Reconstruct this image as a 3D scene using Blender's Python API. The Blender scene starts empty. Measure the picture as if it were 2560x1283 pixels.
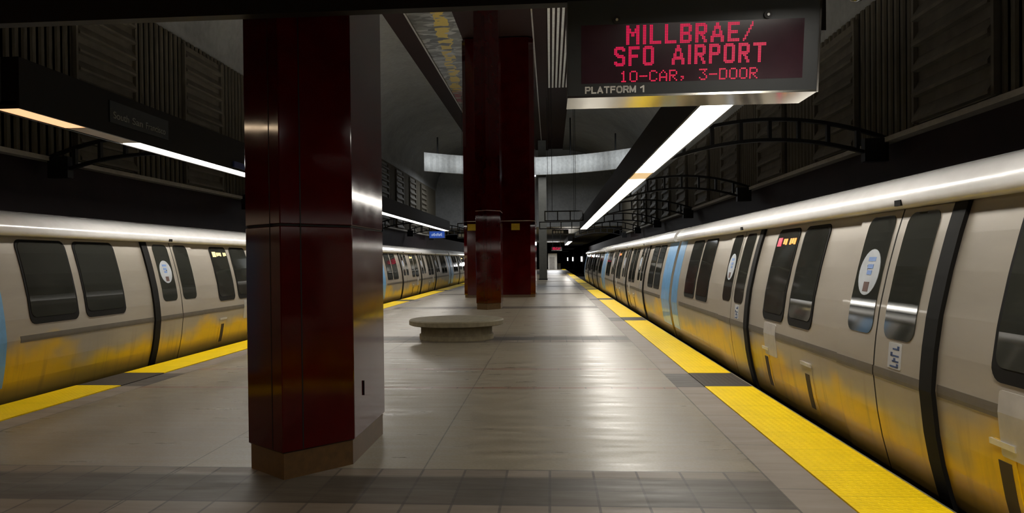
import bpy, bmesh, math, random
from mathutils import Vector, Matrix
random.seed(7)
C = bpy.context.scene.collection
scn = bpy.context.scene

# ------------------------------------------------------------------ camera
F_PX, W_PX, H_PX = 1850.0, 2560.0, 1283.0
YAW, PITCH, ROLL, EYE = 0.075, -0.010, 0.011, 1.6
fw = Vector((-math.sin(YAW) * math.cos(PITCH), math.cos(YAW) * math.cos(PITCH), math.sin(PITCH)))
r0 = Vector((math.cos(YAW), math.sin(YAW), 0)); u0 = r0.cross(fw)
rt = r0 * math.cos(ROLL) - u0 * math.sin(ROLL)
up = r0 * math.sin(ROLL) + u0 * math.cos(ROLL)
cam = bpy.data.cameras.new('camera'); cam_o = bpy.data.objects.new('camera', cam); C.objects.link(cam_o)
cam_o.matrix_world = Matrix(((rt.x, up.x, -fw.x, 0), (rt.y, up.y, -fw.y, 0), (rt.z, up.z, -fw.z, EYE), (0, 0, 0, 1)))
cam.sensor_width = 36; cam.lens = 36 * F_PX / W_PX
cam.shift_x = (W_PX / 2 - 1237.2) / W_PX
cam.shift_y = (670.0 - H_PX / 2) / W_PX
cam.clip_end = 1000
scn.camera = cam_o

# ------------------------------------------------------------------ world, exposure
wd = bpy.data.worlds.new('world'); scn.world = wd; wd.use_nodes = True
wd.node_tree.nodes['Background'].inputs[0].default_value = (0.0, 0.0, 0.0, 1)
wd.node_tree.nodes['Background'].inputs[1].default_value = 0.0
vs = scn.view_settings
vs.view_transform = 'Standard'; vs.look = 'None'; vs.gamma = 1; vs.use_curve_mapping = False
vs.exposure = -0.08
LENS_POWER = 22.0
ADDED_UPLIGHT_POWER = 12.0

def area(name, loc, rot, sx, sy, power, color=(1, 1, 1)):
    l = bpy.data.lights.new(name, 'AREA'); l.shape = 'RECTANGLE'; l.size = sx; l.size_y = sy
    l.energy = power; l.color = color
    o = bpy.data.objects.new(name, l); o.location = loc; o.rotation_euler = rot; C.objects.link(o)
    return o
# added lamps without fixtures, brightening the curved fascia at the vault's end
for u in (-.85, -.5, -.17, .17, .5, .85):
    o = area('added_wash_lamp', (-1.45 + 6.7 * u, 43.6 + 3.4 * (1 - u * u), 7.95), (math.radians(90), 0, 0), 2.0, .4, 9, (0.92, 0.97, 1.0))
    o.data.spread = math.radians(60)
# added unseen lamp behind the fascia, brightening the far wall panels
area('added_fascia_light', (-1.9, 56.5, 8.25), (0, 0, 0), 13, 5, 750, (0.93, 0.97, 1.0))

# ------------------------------------------------------------------ helpers
def obj(name, bm, mat=None, parent=None, smooth=False, loc=None):
    me = bpy.data.meshes.new(name)
    bmesh.ops.recalc_face_normals(bm, faces=bm.faces)
    bm.to_mesh(me); bm.free()
    if smooth:
        for p in me.polygons: p.use_smooth = True
    if mat is not None:
        for m in (mat if isinstance(mat, (list, tuple)) else [mat]): me.materials.append(m)
    o = bpy.data.objects.new(name, me); C.objects.link(o)
    if parent is not None: o.parent = parent
    if loc: o.location = loc
    return o

def empty(name, loc=(0, 0, 0), rz=0):
    o = bpy.data.objects.new(name, None); o.location = loc; o.rotation_euler = (0, 0, rz)
    o.empty_display_size = 0.2; C.objects.link(o); return o

def tag(o, label, cat, group=None, kind=None):
    o['label'] = label; o['category'] = cat
    if group: o['group'] = group
    if kind: o['kind'] = kind
    return o

def struct(o, label=None, cat=None):
    o['kind'] = 'structure'
    if label: o['label'] = label
    if cat: o['category'] = cat
    return o

def kids(o): return list(o.children)
def copy_tree(o, parent=None):
    c = o.copy(); C.objects.link(c)
    if parent is not None: c.parent = parent
    for ch in kids(o): copy_tree(ch, c)
    return c

def box(bm, x0, x1, y0, y1, z0, z1, mi=0):
    v = [bm.verts.new(p) for p in ((x0, y0, z0), (x1, y0, z0), (x1, y1, z0), (x0, y1, z0),
                                   (x0, y0, z1), (x1, y0, z1), (x1, y1, z1), (x0, y1, z1))]
    fs = [bm.faces.new([v[i] for i in f]) for f in ((3, 2, 1, 0), (4, 5, 6, 7), (0, 1, 5, 4), (1, 2, 6, 5), (2, 3, 7, 6), (3, 0, 4, 7))]
    for f in fs: f.material_index = mi
    return v

def prism(bm, pts, z0, z1, inset_top=0):
    n = len(pts)
    a = [bm.verts.new((p[0], p[1], z0)) for p in pts]; b = [bm.verts.new((p[0], p[1], z1)) for p in pts]
    for i in range(n): bm.faces.new((a[i], a[(i + 1) % n], b[(i + 1) % n], b[i]))
    bm.faces.new(a[::-1]); bm.faces.new(b)

def lathe(bm, prof, seg=48, cx=0, cy=0):
    rings = []
    for r, z in prof:
        rings.append([bm.verts.new((cx + r * math.cos(2 * math.pi * i / seg), cy + r * math.sin(2 * math.pi * i / seg), z)) for i in range(seg)])
    for a, b in zip(rings, rings[1:]):
        for i in range(seg):
            bm.faces.new((a[i], a[(i + 1) % seg], b[(i + 1) % seg], b[i]))
    bm.faces.new(rings[0][::-1]); bm.faces.new(rings[-1])

def sweep(bm, pts, hx, hz):
    """bar of rectangular section (half depth hx in y, half thickness hz) along a polyline in the xz plane"""
    n = len(pts); rows = []
    for i, (x, y, z) in enumerate(pts):
        a = pts[max(i - 1, 0)]; b = pts[min(i + 1, n - 1)]
        t = Vector((b[0] - a[0], 0, b[2] - a[2])).normalized(); nn = Vector((-t.z, 0, t.x))
        p = Vector((x, y, z))
        rows.append([bm.verts.new(p + nn * sz * hz + Vector((0, sy * hx, 0))) for sy, sz in ((-1, -1), (1, -1), (1, 1), (-1, 1))])
    for a, b in zip(rows, rows[1:]):
        for i in range(4): bm.faces.new((a[i], a[(i + 1) % 4], b[(i + 1) % 4], b[i]))
    bm.faces.new(rows[0][::-1]); bm.faces.new(rows[-1])

def cyl(bm, p0, p1, r, seg=10):
    p0 = Vector(p0); p1 = Vector(p1); d = (p1 - p0).normalized()
    a = d.orthogonal().normalized(); b = d.cross(a)
    A = [bm.verts.new(p0 + (a * math.cos(2 * math.pi * i / seg) + b * math.sin(2 * math.pi * i / seg)) * r) for i in range(seg)]
    B = [bm.verts.new(p1 + (a * math.cos(2 * math.pi * i / seg) + b * math.sin(2 * math.pi * i / seg)) * r) for i in range(seg)]
    for i in range(seg): bm.faces.new((A[i], A[(i + 1) % seg], B[(i + 1) % seg], B[i]))
    bm.faces.new(A[::-1]); bm.faces.new(B)

def bevel(bm, w, seg=2):
    bmesh.ops.bevel(bm, geom=list(bm.edges), offset=w, segments=seg, affect='EDGES', profile=0.5)

# ------------------------------------------------------------------ materials
class NT:
    def __init__(s, name):
        s.m = bpy.data.materials.new(name); s.m.use_nodes = True; s.t = s.m.node_tree; s.n = s.t.nodes; s.l = s.t.links
        s.b = s.n['Principled BSDF']
    def set(s, i, v):
        inp = s.b.inputs[i]
        if hasattr(v, 'is_output'): s.l.new(v, inp)
        elif isinstance(v, tuple): inp.default_value = v if len(v) == 4 else (*v, 1)
        else: inp.default_value = v
    def _in(s, inp, v):
        if hasattr(v, 'is_output'): s.l.new(v, inp)
        elif isinstance(v, tuple): inp.default_value = (*v, 1) if len(v) == 3 and inp.type == 'RGBA' else v
        else: inp.default_value = v
    def coord(s, out='Object'):
        n = s.n.new('ShaderNodeTexCoord'); return n.outputs[out]
    def xyz(s, v):
        n = s.n.new('ShaderNodeSeparateXYZ'); s.l.new(v, n.inputs[0]); return n.outputs
    def math(s, op, a, b=0.0, c=None):
        n = s.n.new('ShaderNodeMath'); n.operation = op; s._in(n.inputs[0], a); s._in(n.inputs[1], b)
        if c is not None: s._in(n.inputs[2], c)
        return n.outputs[0]
    def scale(s, v, sc):
        n = s.n.new('ShaderNodeMapping'); s.l.new(v, n.inputs[0]); n.inputs['Scale'].default_value = sc; return n.outputs[0]
    def noise(s, v, scale=5, detail=4, rough=.55):
        n = s.n.new('ShaderNodeTexNoise'); s.l.new(v, n.inputs['Vector']); n.inputs['Scale'].default_value = scale
        n.inputs['Detail'].default_value = detail; n.inputs['Roughness'].default_value = rough; return n.outputs['Fac']
    def ramp(s, f, stops):
        n = s.n.new('ShaderNodeValToRGB'); s.l.new(f, n.inputs[0]); e = n.color_ramp.elements
        while len(e) < len(stops): e.new(.5)
        for el, (p, c) in zip(e, stops):
            el.position = p; el.color = (*c, 1) if isinstance(c, tuple) else (c, c, c, 1)
        return n.outputs[0]
    def mix(s, f, a, b, typ='MIX'):
        n = s.n.new('ShaderNodeMix'); n.data_type = 'RGBA'; n.blend_type = typ
        s._in(n.inputs[0], f); s._in(n.inputs[6], a); s._in(n.inputs[7], b); return n.outputs[2]
    def band(s, v, lo, hi):
        return s.math('MULTIPLY', s.math('GREATER_THAN', v, lo), s.math('LESS_THAN', v, hi))
    def smooth(s, v, lo, hi):
        n = s.n.new('ShaderNodeMapRange'); n.interpolation_type = 'SMOOTHSTEP'; s._in(n.inputs[0], v)
        n.inputs[1].default_value = lo; n.inputs[2].default_value = hi; return n.outputs[0]
    def line(s, v, x0, p, w):
        f = s.math('FRACT', s.math('DIVIDE', s.math('SUBTRACT', v, x0), p))
        return s.math('LESS_THAN', s.math('SUBTRACT', .5, s.math('ABSOLUTE', s.math('SUBTRACT', f, .5))), w / (2 * p))
    def bump(s, h, strength=.3, dist=.01):
        n = s.n.new('ShaderNodeBump'); s.l.new(h, n.inputs['Height']); n.inputs['Strength'].default_value = strength
        n.inputs['Distance'].default_value = dist; s.l.new(n.outputs[0], s.b.inputs['Normal'])

def simple(name, col, rough=.5, metal=0.0, coat=0.0, var=.12, scale=6, spec=.5):
    t = NT(name); f = t.noise(t.coord(), scale, 4)
    lo = tuple(c * (1 - var) for c in col); hi = tuple(min(1, c * (1 + var)) for c in col)
    t.set('Base Color', t.ramp(f, [(.3, lo), (.7, hi)])); t.set('Roughness', rough); t.set('Metallic', metal)
    t.set('Coat Weight', coat); t.set('Coat Roughness', .06); t.set('Specular IOR Level', spec)
    return t.m

def emit(name, col, strength, base=(.8, .8, .8)):
    t = NT(name); t.set('Base Color', base); t.set('Emission Color', col); t.set('Emission Strength', strength); t.set('Roughness', .4)
    return t.m

M = {}
M['black_metal'] = simple('black painted steel', (.008, .008, .009), .45)
M['trough'] = simple('dark bronze painted housing', (.008, .006, .005), .5, spec=.2)
M['lens'] = emit('white light diffuser', (1.0, .95, .86), LENS_POWER)
M['lens_amber'] = emit('amber light diffuser', (1.0, .56, .27), 1.15)
M['lens_warm'] = emit('warm white diffuser', (1.0, .74, .48), LENS_POWER * .75)
M['lens_dim'] = emit('amber dim diffuser', (1.0, .62, .25), LENS_POWER * .03)
M['lens_off'] = simple('unlit diffuser', (.42, .33, .22), .4)
M['added_uplight'] = emit('uplight diffuser', (1.0, .95, .86), ADDED_UPLIGHT_POWER)
M['rubber'] = simple('black rubber', (.005, .0045, .004), .7, spec=.15)
M['black_glass'] = simple('dark tinted glass', (.030, .031, .026), .05, coat=0.4, spec=.6, var=.25, scale=1.5)
M['roof_white'] = simple('white gloss paint', (.78, .77, .76), .25, coat=.6, var=.04)
M['eave'] = simple('dark grey eave', (.05, .047, .042), .6)
M['belt'] = simple('dark taupe stripe', (.10, .085, .065), .45)
M['blue'] = simple('blue paint', (.13, .34, .62), .35, coat=.3)
M['grey_panel'] = simple('pale grey hatch', (.45, .43, .40), .4, metal=.3)
M['handle'] = simple('brushed aluminium', (.70, .69, .66), .3, metal=.7)
M['slot'] = simple('dark slot', (.03, .018, .008), .7)
M['sticker'] = simple('white sticker', (.42, .45, .48), .45)
M['sticker_blue'] = simple('sticker blue print', (.16, .27, .55), .5)
M['sticker_brown'] = simple('sticker brown print', (.10, .05, .04), .5)
M['plate'] = simple('pale number plate', (.40, .41, .42), .5)
M['navy'] = simple('navy print', (.03, .06, .16), .5)
M['red_led'] = emit('red led', (1.0, .01, .10), .72, (.1, .0, .01))
M['red_led_small'] = emit('red led bright', (1.0, .015, .09), .8, (.1, 0, .01))
M['orange_led'] = emit('orange led', (1.0, .35, .04), 1.5, (.1, .03, 0))
M['warm_led'] = emit('warm led', (1.0, .75, .3), 1.6, (.1, .08, .02))
M['white_print'] = simple('white lettering', (.85, .85, .82), .5)
M['dim_print'] = simple('grey lettering', (.30, .30, .28), .5)
M['sign_case'] = simple('charcoal sign case', (.020, .023, .025), .38)
M['sign_glass'] = simple('dark plum display glass', (.045, .017, .026), .14, coat=.3)
M['sign_steel'] = simple('polished steel', (.72, .69, .62), .12, metal=1.0, var=.04)
M['bolt'] = simple('bright bolt', (.75, .75, .75), .25, metal=.8)
M['yellow_sign'] = simple('yellow notice', (.45, .30, .01), .5)
M['blue_sign'] = emit('blue backlit face', (.03, .09, .42), .7, (.03, .08, .4))
M['concrete_bench'] = simple('cast concrete', (.15, .125, .075), .7, scale=9, var=.2)
M['vault'] = None
M['plinth'] = simple('brown glazed tile', (.06, .030, .008), .38, scale=14, var=.25)
M['grey_pillar'] = simple('grey pillar', (.06, .056, .044), .6)
M['booth'] = simple('white booth', (.72, .70, .64), .5)
M['edge_metal'] = simple('grey edge angle', (.30, .28, .26), .35, metal=.7)
M['edge_dark'] = simple('dark edge rubber', (.03, .028, .026), .6)
M['truss'] = M['black_metal']
M['trench'] = simple('trackbed ballast', (.03, .028, .026), .9, scale=30, var=.4)
M['tunnel_lamp'] = emit('tunnel lamp', (1, .98, .95), 3.0)

def mat_column():
    t = NT('oxblood glazed tile'); co = t.coord()
    n = t.noise(co, 2.2, 3)
    t.set('Base Color', t.ramp(n, [(.3, (.025, .0002, .0003)), (.7, (.039, .0003, .0005))]))
    t.set('Roughness', t.ramp(t.noise(co, 5, 3), [(.3, .08), (.7, .12)])); t.set('Specular IOR Level', .28)
    t.bump(t.noise(co, 1.7, 2), .03, .006)
    return t.m
M['column'] = mat_column()

def mat_vault():
    t = NT('grey sprayed concrete'); co = t.coord()
    a = t.noise(t.scale(co, (.35, .35, .35)), 2.0, 6, .6); b = t.noise(co, 5, 5)
    col = t.mix(.5, t.ramp(a, [(.3, (.17, .172, .17)), (.72, (.31, .312, .305))]), t.ramp(b, [(.3, (.19, .192, .19)), (.7, (.29, .29, .282))]))
    t.set('Base Color', col); t.set('Roughness', .85); t.bump(b, .25, .02)
    return t.m
M['vault'] = mat_vault()

def mat_wall_upper():
    t = NT('olive ribbed concrete'); co = t.coord()
    a = t.noise(co, 3, 5); st = t.noise(t.scale(co, (6, 6, .15)), 2.5, 3)
    t.set('Base Color', t.mix(.5, t.ramp(a, [(.3, (.062, .052, .034)), (.7, (.105, .090, .063))]), t.ramp(st, [(.3, (.055, .047, .032)), (.7, (.110, .094, .066))])))
    t.set('Roughness', .85); t.bump(a, .3, .01)
    return t.m
M['wall_upper'] = mat_wall_upper()
M['louvre'] = simple('olive louvre', (.10, .086, .062), .7, scale=3, var=.2)
M['wall_lower'] = simple('plum brown tile', (.017, .009, .010), .6, scale=1.5, var=.3, spec=.2)
M['ledge'] = simple('pale ledge', (.34, .31, .26), .7)
M['spine'] = simple('dark bronze fascia', (.020, .008, .006), .7, spec=.2)

def mat_mosaic():
    t = NT('mosaic soffit'); co = t.coord()
    v = t.n.new('ShaderNodeTexVoronoi'); t.l.new(t.scale(co, (2.4, 4.2, 1)), v.inputs['Vector']); v.inputs['Scale'].default_value = 1.0
    s = t.xyz(v.outputs['Color']); p = t.xyz(co)
    warp = t.math('MULTIPLY', t.math('SUBTRACT', t.noise(co, .9, 3), .5), .9)
    xx = t.math('ADD', t.math('ADD', p[0], warp), t.math('MULTIPLY', t.math('SUBTRACT', p[1], 30.0), .07))
    # a ragged ribbon of yellow pieces running along the soffit, ending in a red patch
    inband = t.math('MULTIPLY', t.band(xx, -4.62, -4.12), t.math('GREATER_THAN', s[0], .25))
    yel = t.math('MULTIPLY', inband, t.math('LESS_THAN', p[1], 42.0))
    red = t.math('MULTIPLY', inband, t.band(p[1], 42.0, 45.0))
    base = t.ramp(s[1], [(0, (.05, .047, .035)), (.5, (.14, .135, .11)), (1, (.40, .39, .36))])
    c = t.mix(yel, base, (.62, .42, .02)); c = t.mix(red, c, (.28, .04, .05))
    t.set('Base Color', c); t.set('Roughness', .3); return t.m
M['mosaic'] = mat_mosaic()

def mat_floor():
    t = NT('terrazzo platform floor'); co = t.coord(); p = t.xyz(co); X, Y = p[0], p[1]
    big = t.noise(co, .55, 5, .6); streak = t.noise(t.scale(co, (.45, 3.2, 1)), 2.2, 6, .65); fine = t.noise(co, 40, 2)
    slab = t.mix(.5, t.ramp(big, [(.3, (.145, .120, .077)), (.7, (.23, .19, .126))]), t.ramp(streak, [(.3, (.110, .091, .060)), (.7, (.25, .21, .145))]))
    slab = t.mix(.15, slab, t.ramp(fine, [(.35, .07), (.65, .26)]))
    # distance into each 10 m structural bay
    fy = t.math('MODULO', t.math('ADD', Y, 95.0), 10.0)          # 0 at Y = 5, 15, 25 ...
    bandm = t.math('LESS_THAN', t.math('MINIMUM', fy, t.math('SUBTRACT', 10.0, fy)), .62)
    inner = t.math('MULTIPLY', t.math('LESS_THAN', X, 1.55), t.math('GREATER_THAN', X, -5.35))
    bandm = t.math('MULTIPLY', bandm, inner)
    # tile tone: per tile random value
    cx = t.math('FLOOR', t.math('DIVIDE', t.math('ADD', X, .02), .3218)); cy = t.math('FLOOR', t.math('DIVIDE', t.math('SUBTRACT', Y, 4.82), .31))
    wn = t.n.new('ShaderNodeTexWhiteNoise'); wn.noise_dimensions = '2D'
    cb = t.n.new('ShaderNodeCombineXYZ'); t.l.new(cx, cb.inputs[0]); t.l.new(cy, cb.inputs[1]); t.l.new(cb.outputs[0], wn.inputs['Vector'])
    tile = t.ramp(wn.outputs['Value'], [(0, (.110, .088, .066)), (1, (.155, .127, .097))])
    dark = t.ramp(wn.outputs['Value'], [(0, (.044, .036, .027)), (1, (.070, .058, .044))])
    dk = t.math('MULTIPLY', t.math('MAXIMUM', t.math('LESS_THAN', fy, .42), t.math('GREATER_THAN', fy, 9.8)), inner)
    col = t.mix(bandm, slab, tile); col = t.mix(dk, col, dark)
    # border course beside the tactile edge
    edge = t.math('MAXIMUM', t.math('GREATER_THAN', X, 1.55), t.math('LESS_THAN', X, -5.33))
    col = t.mix(edge, col, t.ramp(big, [(.3, (.17, .14, .112)), (.7, (.22, .185, .15))]))
    # brick red lines
    red = t.math('MAXIMUM', t.band(fy, 4.20, 4.31), t.band(fy, 5.80, 5.91)); red = t.math('MULTIPLY', red, inner)
    col = t.mix(t.math('MULTIPLY', red, .62), col, (.15, .05, .035))
    # dark pads where the tactile strip is interrupted
    pad = t.math('MULTIPLY', t.band(fy, 4.33, 5.42), edge)
    col = t.mix(pad, col, (.058, .050, .043))
    # joints
    jt = t.math('MULTIPLY', bandm, t.math('MAXIMUM', t.line(X, -.02, .3218, .018), t.line(Y, 4.82, .31, .012)))
    jl = t.math('MAXIMUM', t.math('MAXIMUM', t.band(X, -.995, -.983), t.band(X, -2.895, -2.882)), t.math('MAXIMUM', t.band(X, 1.545, 1.56), t.band(X, -5.34, -5.325)))
    jr = t.math('MULTIPLY', red, t.line(X, .1, .3218, .02))
    je = t.math('MULTIPLY', edge, t.line(Y, .35, 1.22, .012))
    jb = t.math('LESS_THAN', t.math('ABSOLUTE', t.math('SUBTRACT', t.math('MINIMUM', fy, t.math('SUBTRACT', 10.0, fy)), .62)), .008)
    jb = t.math('MULTIPLY', jb, inner)
    jt = t.math('MINIMUM', t.math('MULTIPLY', jt, 1.3), 1.0)
    j = t.math('MAXIMUM', t.math('MAXIMUM', jt, jl), t.math('MAXIMUM', t.math('MAXIMUM', jr, je), jb))
    col = t.mix(t.math('MULTIPLY', j, .75), col, (.03, .026, .022))
    t.set('Base Color', col)
    ro = t.ramp(streak, [(.3, .25), (.7, .45)]); ro2 = t.math('ADD', ro, t.math('MULTIPLY', t.math('MAXIMUM', bandm, edge), .14))
    t.set('Roughness', ro2); t.set('Specular IOR Level', .24)
    soft = t.noise(t.scale(co, (.5, 2.3, 1)), 1.6, 2, .5)
    t.bump(t.math('SUBTRACT', t.math('MULTIPLY', soft, 2.5), j), .07, .012)
    return t.m
M['floor'] = mat_floor()

def mat_tactile(name, col, rough=.5):
    t = NT(name); co = t.coord(); p = t.xyz(co)
    def dome(c, s):
        f = t.math('SUBTRACT', t.math('FRACT', t.math('DIVIDE', c, s)), .5); return t.math('MULTIPLY', f, f)
    d = t.smooth(t.math('SQRT', t.math('ADD', dome(p[0], .06), dome(p[1], .06))), .40, .22)
    n = t.noise(co, 3, 4)
    j = t.line(p[1], .0, .61, .008)
    c = t.ramp(n, [(.3, tuple(x * .90 for x in col)), (.7, col)])
    c = t.mix(t.math('MULTIPLY', j, .45), c, tuple(x * .3 for x in col))
    t.set('Base Color', c); t.set('Roughness', rough); t.set('Specular IOR Level', .12); t.bump(d, .4, .006)
    return t.m
M['tactile'] = mat_tactile('yellow tactile tile', (.86, .60, .0))
M['pad'] = mat_tactile('dark grey tactile pad', (.055, .047, .040), .55)

def mat_body():
    """silver car side with the yellow dot-fade livery below the belt (object y along the car, z up)"""
    t = NT('silver car side with yellow fade'); co = t.coord(); p = t.xyz(co)
    along = t.noise(t.scale(co, (0, .75, 1.15)), 1.0, 3, .55)
    h = t.math('ADD', p[2], t.math('MULTIPLY', t.math('SUBTRACT', along, .5), -1.3))
    fade = t.smooth(h, .60, .24)
    low = t.smooth(p[2], .24, .04); dirt_shade = t.smooth(p[2], .05, -.12)
    grime = t.noise(t.scale(co, (1, 5, .5)), 1.6, 4)
    silver = t.ramp(t.noise(t.scale(co, (1, .4, 2)), 1.5, 4), [(.3, (.30, .265, .215)), (.7, (.36, .322, .265))])
    c = t.mix(fade, silver, (.66, .41, .0))
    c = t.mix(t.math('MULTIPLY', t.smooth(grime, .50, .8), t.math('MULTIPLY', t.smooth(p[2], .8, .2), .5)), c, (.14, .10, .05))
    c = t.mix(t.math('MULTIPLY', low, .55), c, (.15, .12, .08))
    c = t.mix(t.math('MULTIPLY', dirt_shade, .9), c, (.02, .016, .012))  # dirt and platform-edge shade, both painted in towards the bottom
    t.set('Base Color', c); t.set('Roughness', .38); t.set('Metallic', t.math('MULTIPLY', t.math('SUBTRACT', 1.0, fade), .15)); t.set('Coat Weight', .1)
    return t.m
M['body'] = mat_body()

# ------------------------------------------------------------------ setting: platform, trenches, walls, ceilings
XR, XL = 2.475, -6.275          # platform edges
WR, WL = 6.2, -10.0             # side walls
Y0, Y1 = -9.0, 132.0
YV = 64.0                       # end of the high vault
bm = bmesh.new(); box(bm, XL, XR, Y0, Y1, -.25, 0)
struct(obj('floor', bm, M['floor']))
bm = bmesh.new(); box(bm, XL + .35, XR - .35, Y0, Y1, -1.25, -.25)
struct(obj('wall_platform', bm, M['trench']))
for nm, a, b in (('floor_right_track', XR - .35, WR + .4), ('floor_left_track', WL - .4, XL + .35)):
    bm = bmesh.new(); box(bm, a, b, Y0, 290, -1.4, -1.25); struct(obj(nm, bm, M['trench']))
# edge angles along the platform
for nm, x0, x1, s in (('trim_1', XR, XR + .035, 1), ('trim_2', XL - .035, XL, -1)):
    bm = bmesh.new(); box(bm, x0, x1, Y0, Y1, -.06, -.004); struct(obj(nm, bm, M['edge_metal']))
for nm, x0, x1 in (('trim_3', XR + .035, XR + .06), ('trim_4', XL - .06, XL - .035)):
    bm = bmesh.new(); box(bm, x0, x1, Y0, Y1, -.16, -.03); struct(obj(nm, bm, M['edge_dark']))
bm = bmesh.new(); box(bm, XR + .06, XR + .072, Y0, Y1, -.09, -.04); struct(obj('trim_5', bm, M['handle']))

def rib_wall(name, xw, s, ztop):
    """vertical-ribbed upper wall: s = +1 right wall (ribs towards -x)"""
    bm = bmesh.new(); ys = []; y = Y0; k = 0
    while y < YV:
        ys += [(y, 0), (y + .09, 0), (y + .12, .035), (y + .21, .035)]; y += .24
    ys.append((YV, 0))
    lo = [bm.verts.new((xw - s * d, yy, 3.72)) for yy, d in ys]; hi = [bm.verts.new((xw - s * d, yy, ztop)) for yy, d in ys]
    for i in range(len(ys) - 1): bm.faces.new((lo[i], lo[i + 1], hi[i + 1], hi[i]))
    bm2 = bm; box(bm2, min(xw, xw + s * .3), max(xw, xw + s * .3), Y0, YV, 3.72, ztop)
    return struct(obj(name, bm, M['wall_upper']))
rib_wall('wall_right_ribbed', WR, 1, 6.45); rib_wall('wall_left_ribbed', WL, -1, 7.75)
for nm, a, b in (('wall_right', WR + .12, WR + .4), ('wall_left', WL - .4, WL - .12)):
    bm = bmesh.new(); box(bm, a, b, Y0, 290, -1.25, 3.72 if True else 0); struct(obj(nm, bm, M['wall_lower']))
for nm, a, b in (('trim_6', WR - .10, WR + .13), ('trim_7', WL - .13, WL + .10)):
    bm = bmesh.new(); box(bm, a, b, Y0, YV, 3.68, 3.77); struct(obj(nm, bm, M['ledge']))
# vault: curved coves rising from both walls to the high spine
SPZ = 11.2
bm = bmesh.new()
def cove(x0, z0, x1, z1):
    n = 16; rows = []
    pts = [(x0 + (x1 - x0) * (1 - math.cos(a * math.pi / 2 / n)), z0 + (z1 - z0) * math.sin(a * math.pi / 2 / n)) for a in range(n + 1)]
    for o in (0, .25):
        rows.append([[bm.verts.new((x, y, z + o)) for x, z in pts] for y in (Y0, YV + 3)])
    for (a, b) in rows:
        for i in range(n): bm.faces.new((a[i], a[i + 1], b[i + 1], b[i]))
    for k in (0, 1):
        for i in range(n): bm.faces.new((rows[0][k][i], rows[0][k][i + 1], rows[1][k][i + 1], rows[1][k][i]))
cove(WL - .02, 7.75, -6.36, SPZ); cove(WR + .02, 6.45, 1.15, SPZ)
struct(obj('ceiling', bm, M['vault'], smooth=True))
# end bulkhead under the vault, and the low ceiling beyond it
bm = bmesh.new(); box(bm, WL - .4, WR + .4, YV + 1.0, YV + 1.6, 4.5, 11.3); struct(obj('wall_end_bulkhead', bm, M['vault']))
bm = bmesh.new(); box(bm, WL - .4, WR + .4, YV + 1.6, 290, 4.5, 4.9)
for k in range(34): box(bm, XR + .3, WR + .12, YV + 2.5 + 1.9 * k, YV + 2.8 + 1.9 * k, 4.28, 4.52)
struct(obj('ceiling_low', bm, M['vault']))
# curved boarded fascia that closes the vault
bm = bmesh.new(); n = 80; a = []; b = []; a2 = []; b2 = []
for i in range(n + 1):
    u = -1 + 2 * i / n; x = -1.35 + 6.55 * u; d = .02 * (i % 2); y = 46.4 + 3.4 * (1 - u * u) + d; e = 0
    a.append(bm.verts.new((x, y, 7.32))); b.append(bm.verts.new((x, y, 8.50)))
    a2.append(bm.verts.new((x, y + .25, 7.32))); b2.append(bm.verts.new((x, y + .25, 8.50)))
for i in range(n):
    bm.faces.new((a[i], a[i + 1], b[i + 1], b[i])); bm.faces.new((a2[i], a2[i + 1], b2[i + 1], b2[i]))
    bm.faces.new((a[i], a[i + 1], a2[i + 1], a2[i])); bm.faces.new((b[i], b[i + 1], b2[i + 1], b2[i]))
fa = obj('curved_fascia', bm, simple('pale boarded fascia', (.62, .63, .62), .7))
tag(fa, 'long pale curved fascia closing the high vault far down the hall', 'fascia', kind='structure')
bm = bmesh.new()
for x in (-7.2, -4.3, -1.45, 1.4, 4.2):
    u = (x + 1.45) / 6.7; cyl(bm, (x, 46.6 + 3.4 * (1 - u * u), 8.45), (x, 46.6 + 3.4 * (1 - u * u), 11.0 if abs(u) < .5 else 9.6), .05)
obj('hanger_rod', bm, M['black_metal'], fa)
# rear closure behind the photographer and tunnel end
bm = bmesh.new(); box(bm, WL - .4, WR + .4, Y0 - .3, Y0, -1.25, 11.3); struct(obj('wall_back', bm, M['wall_lower']))
bm = bmesh.new(); box(bm, WL - .4, WR + .4, 290, 290.3, -1.4, 4.9); struct(obj('wall_tunnel_end', bm, M['black_metal']))

# central spine: mosaic soffit between two dark edge girders
sp = empty('ceiling_spine', (0, 0, SPZ)); struct(sp)
bm = bmesh.new(); box(bm, -6.40, -5.57, Y0, YV + 3, -.02, .3); obj('edge_girder', bm, M['spine'], sp)
bm = bmesh.new(); box(bm, -.60, -.07, Y0, YV + 3, -.02, .3); obj('edge_girder', bm, M['spine'], sp)
bm = bmesh.new(); box(bm, -5.57, -3.70, Y0, YV + 3, .04, .3); obj('mosaic_soffit', bm, M['mosaic'], sp)
bm = bmesh.new(); box(bm, -3.70, -.60, Y0, YV + 3, .02, .3); obj('soffit_panel', bm, M['spine'], sp)
bm = bmesh.new()
for k in range(6): box(bm, -.02 + .19 * k, .08 + .19 * k, Y0, 41.5, .0, .10)
sl = obj('slatted_soffit', bm, simple('lit tone metal slats', (.70, .70, .66), .4), sp)  # slat colour made lighter in place of light falling on them

bm = bmesh.new(); box(bm, -.07, 1.2, Y0, YV + 3, .10, .3); obj('slat_backing', bm, M['spine'], sp)
for xa, xb in ((-5.57, -5.50), (-.66, -.60)):
    bm = bmesh.new(); box(bm, xa, xb, Y0, YV + 3, -.03, .02); obj('edge_trim', bm, M['grey_panel'], sp)

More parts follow.
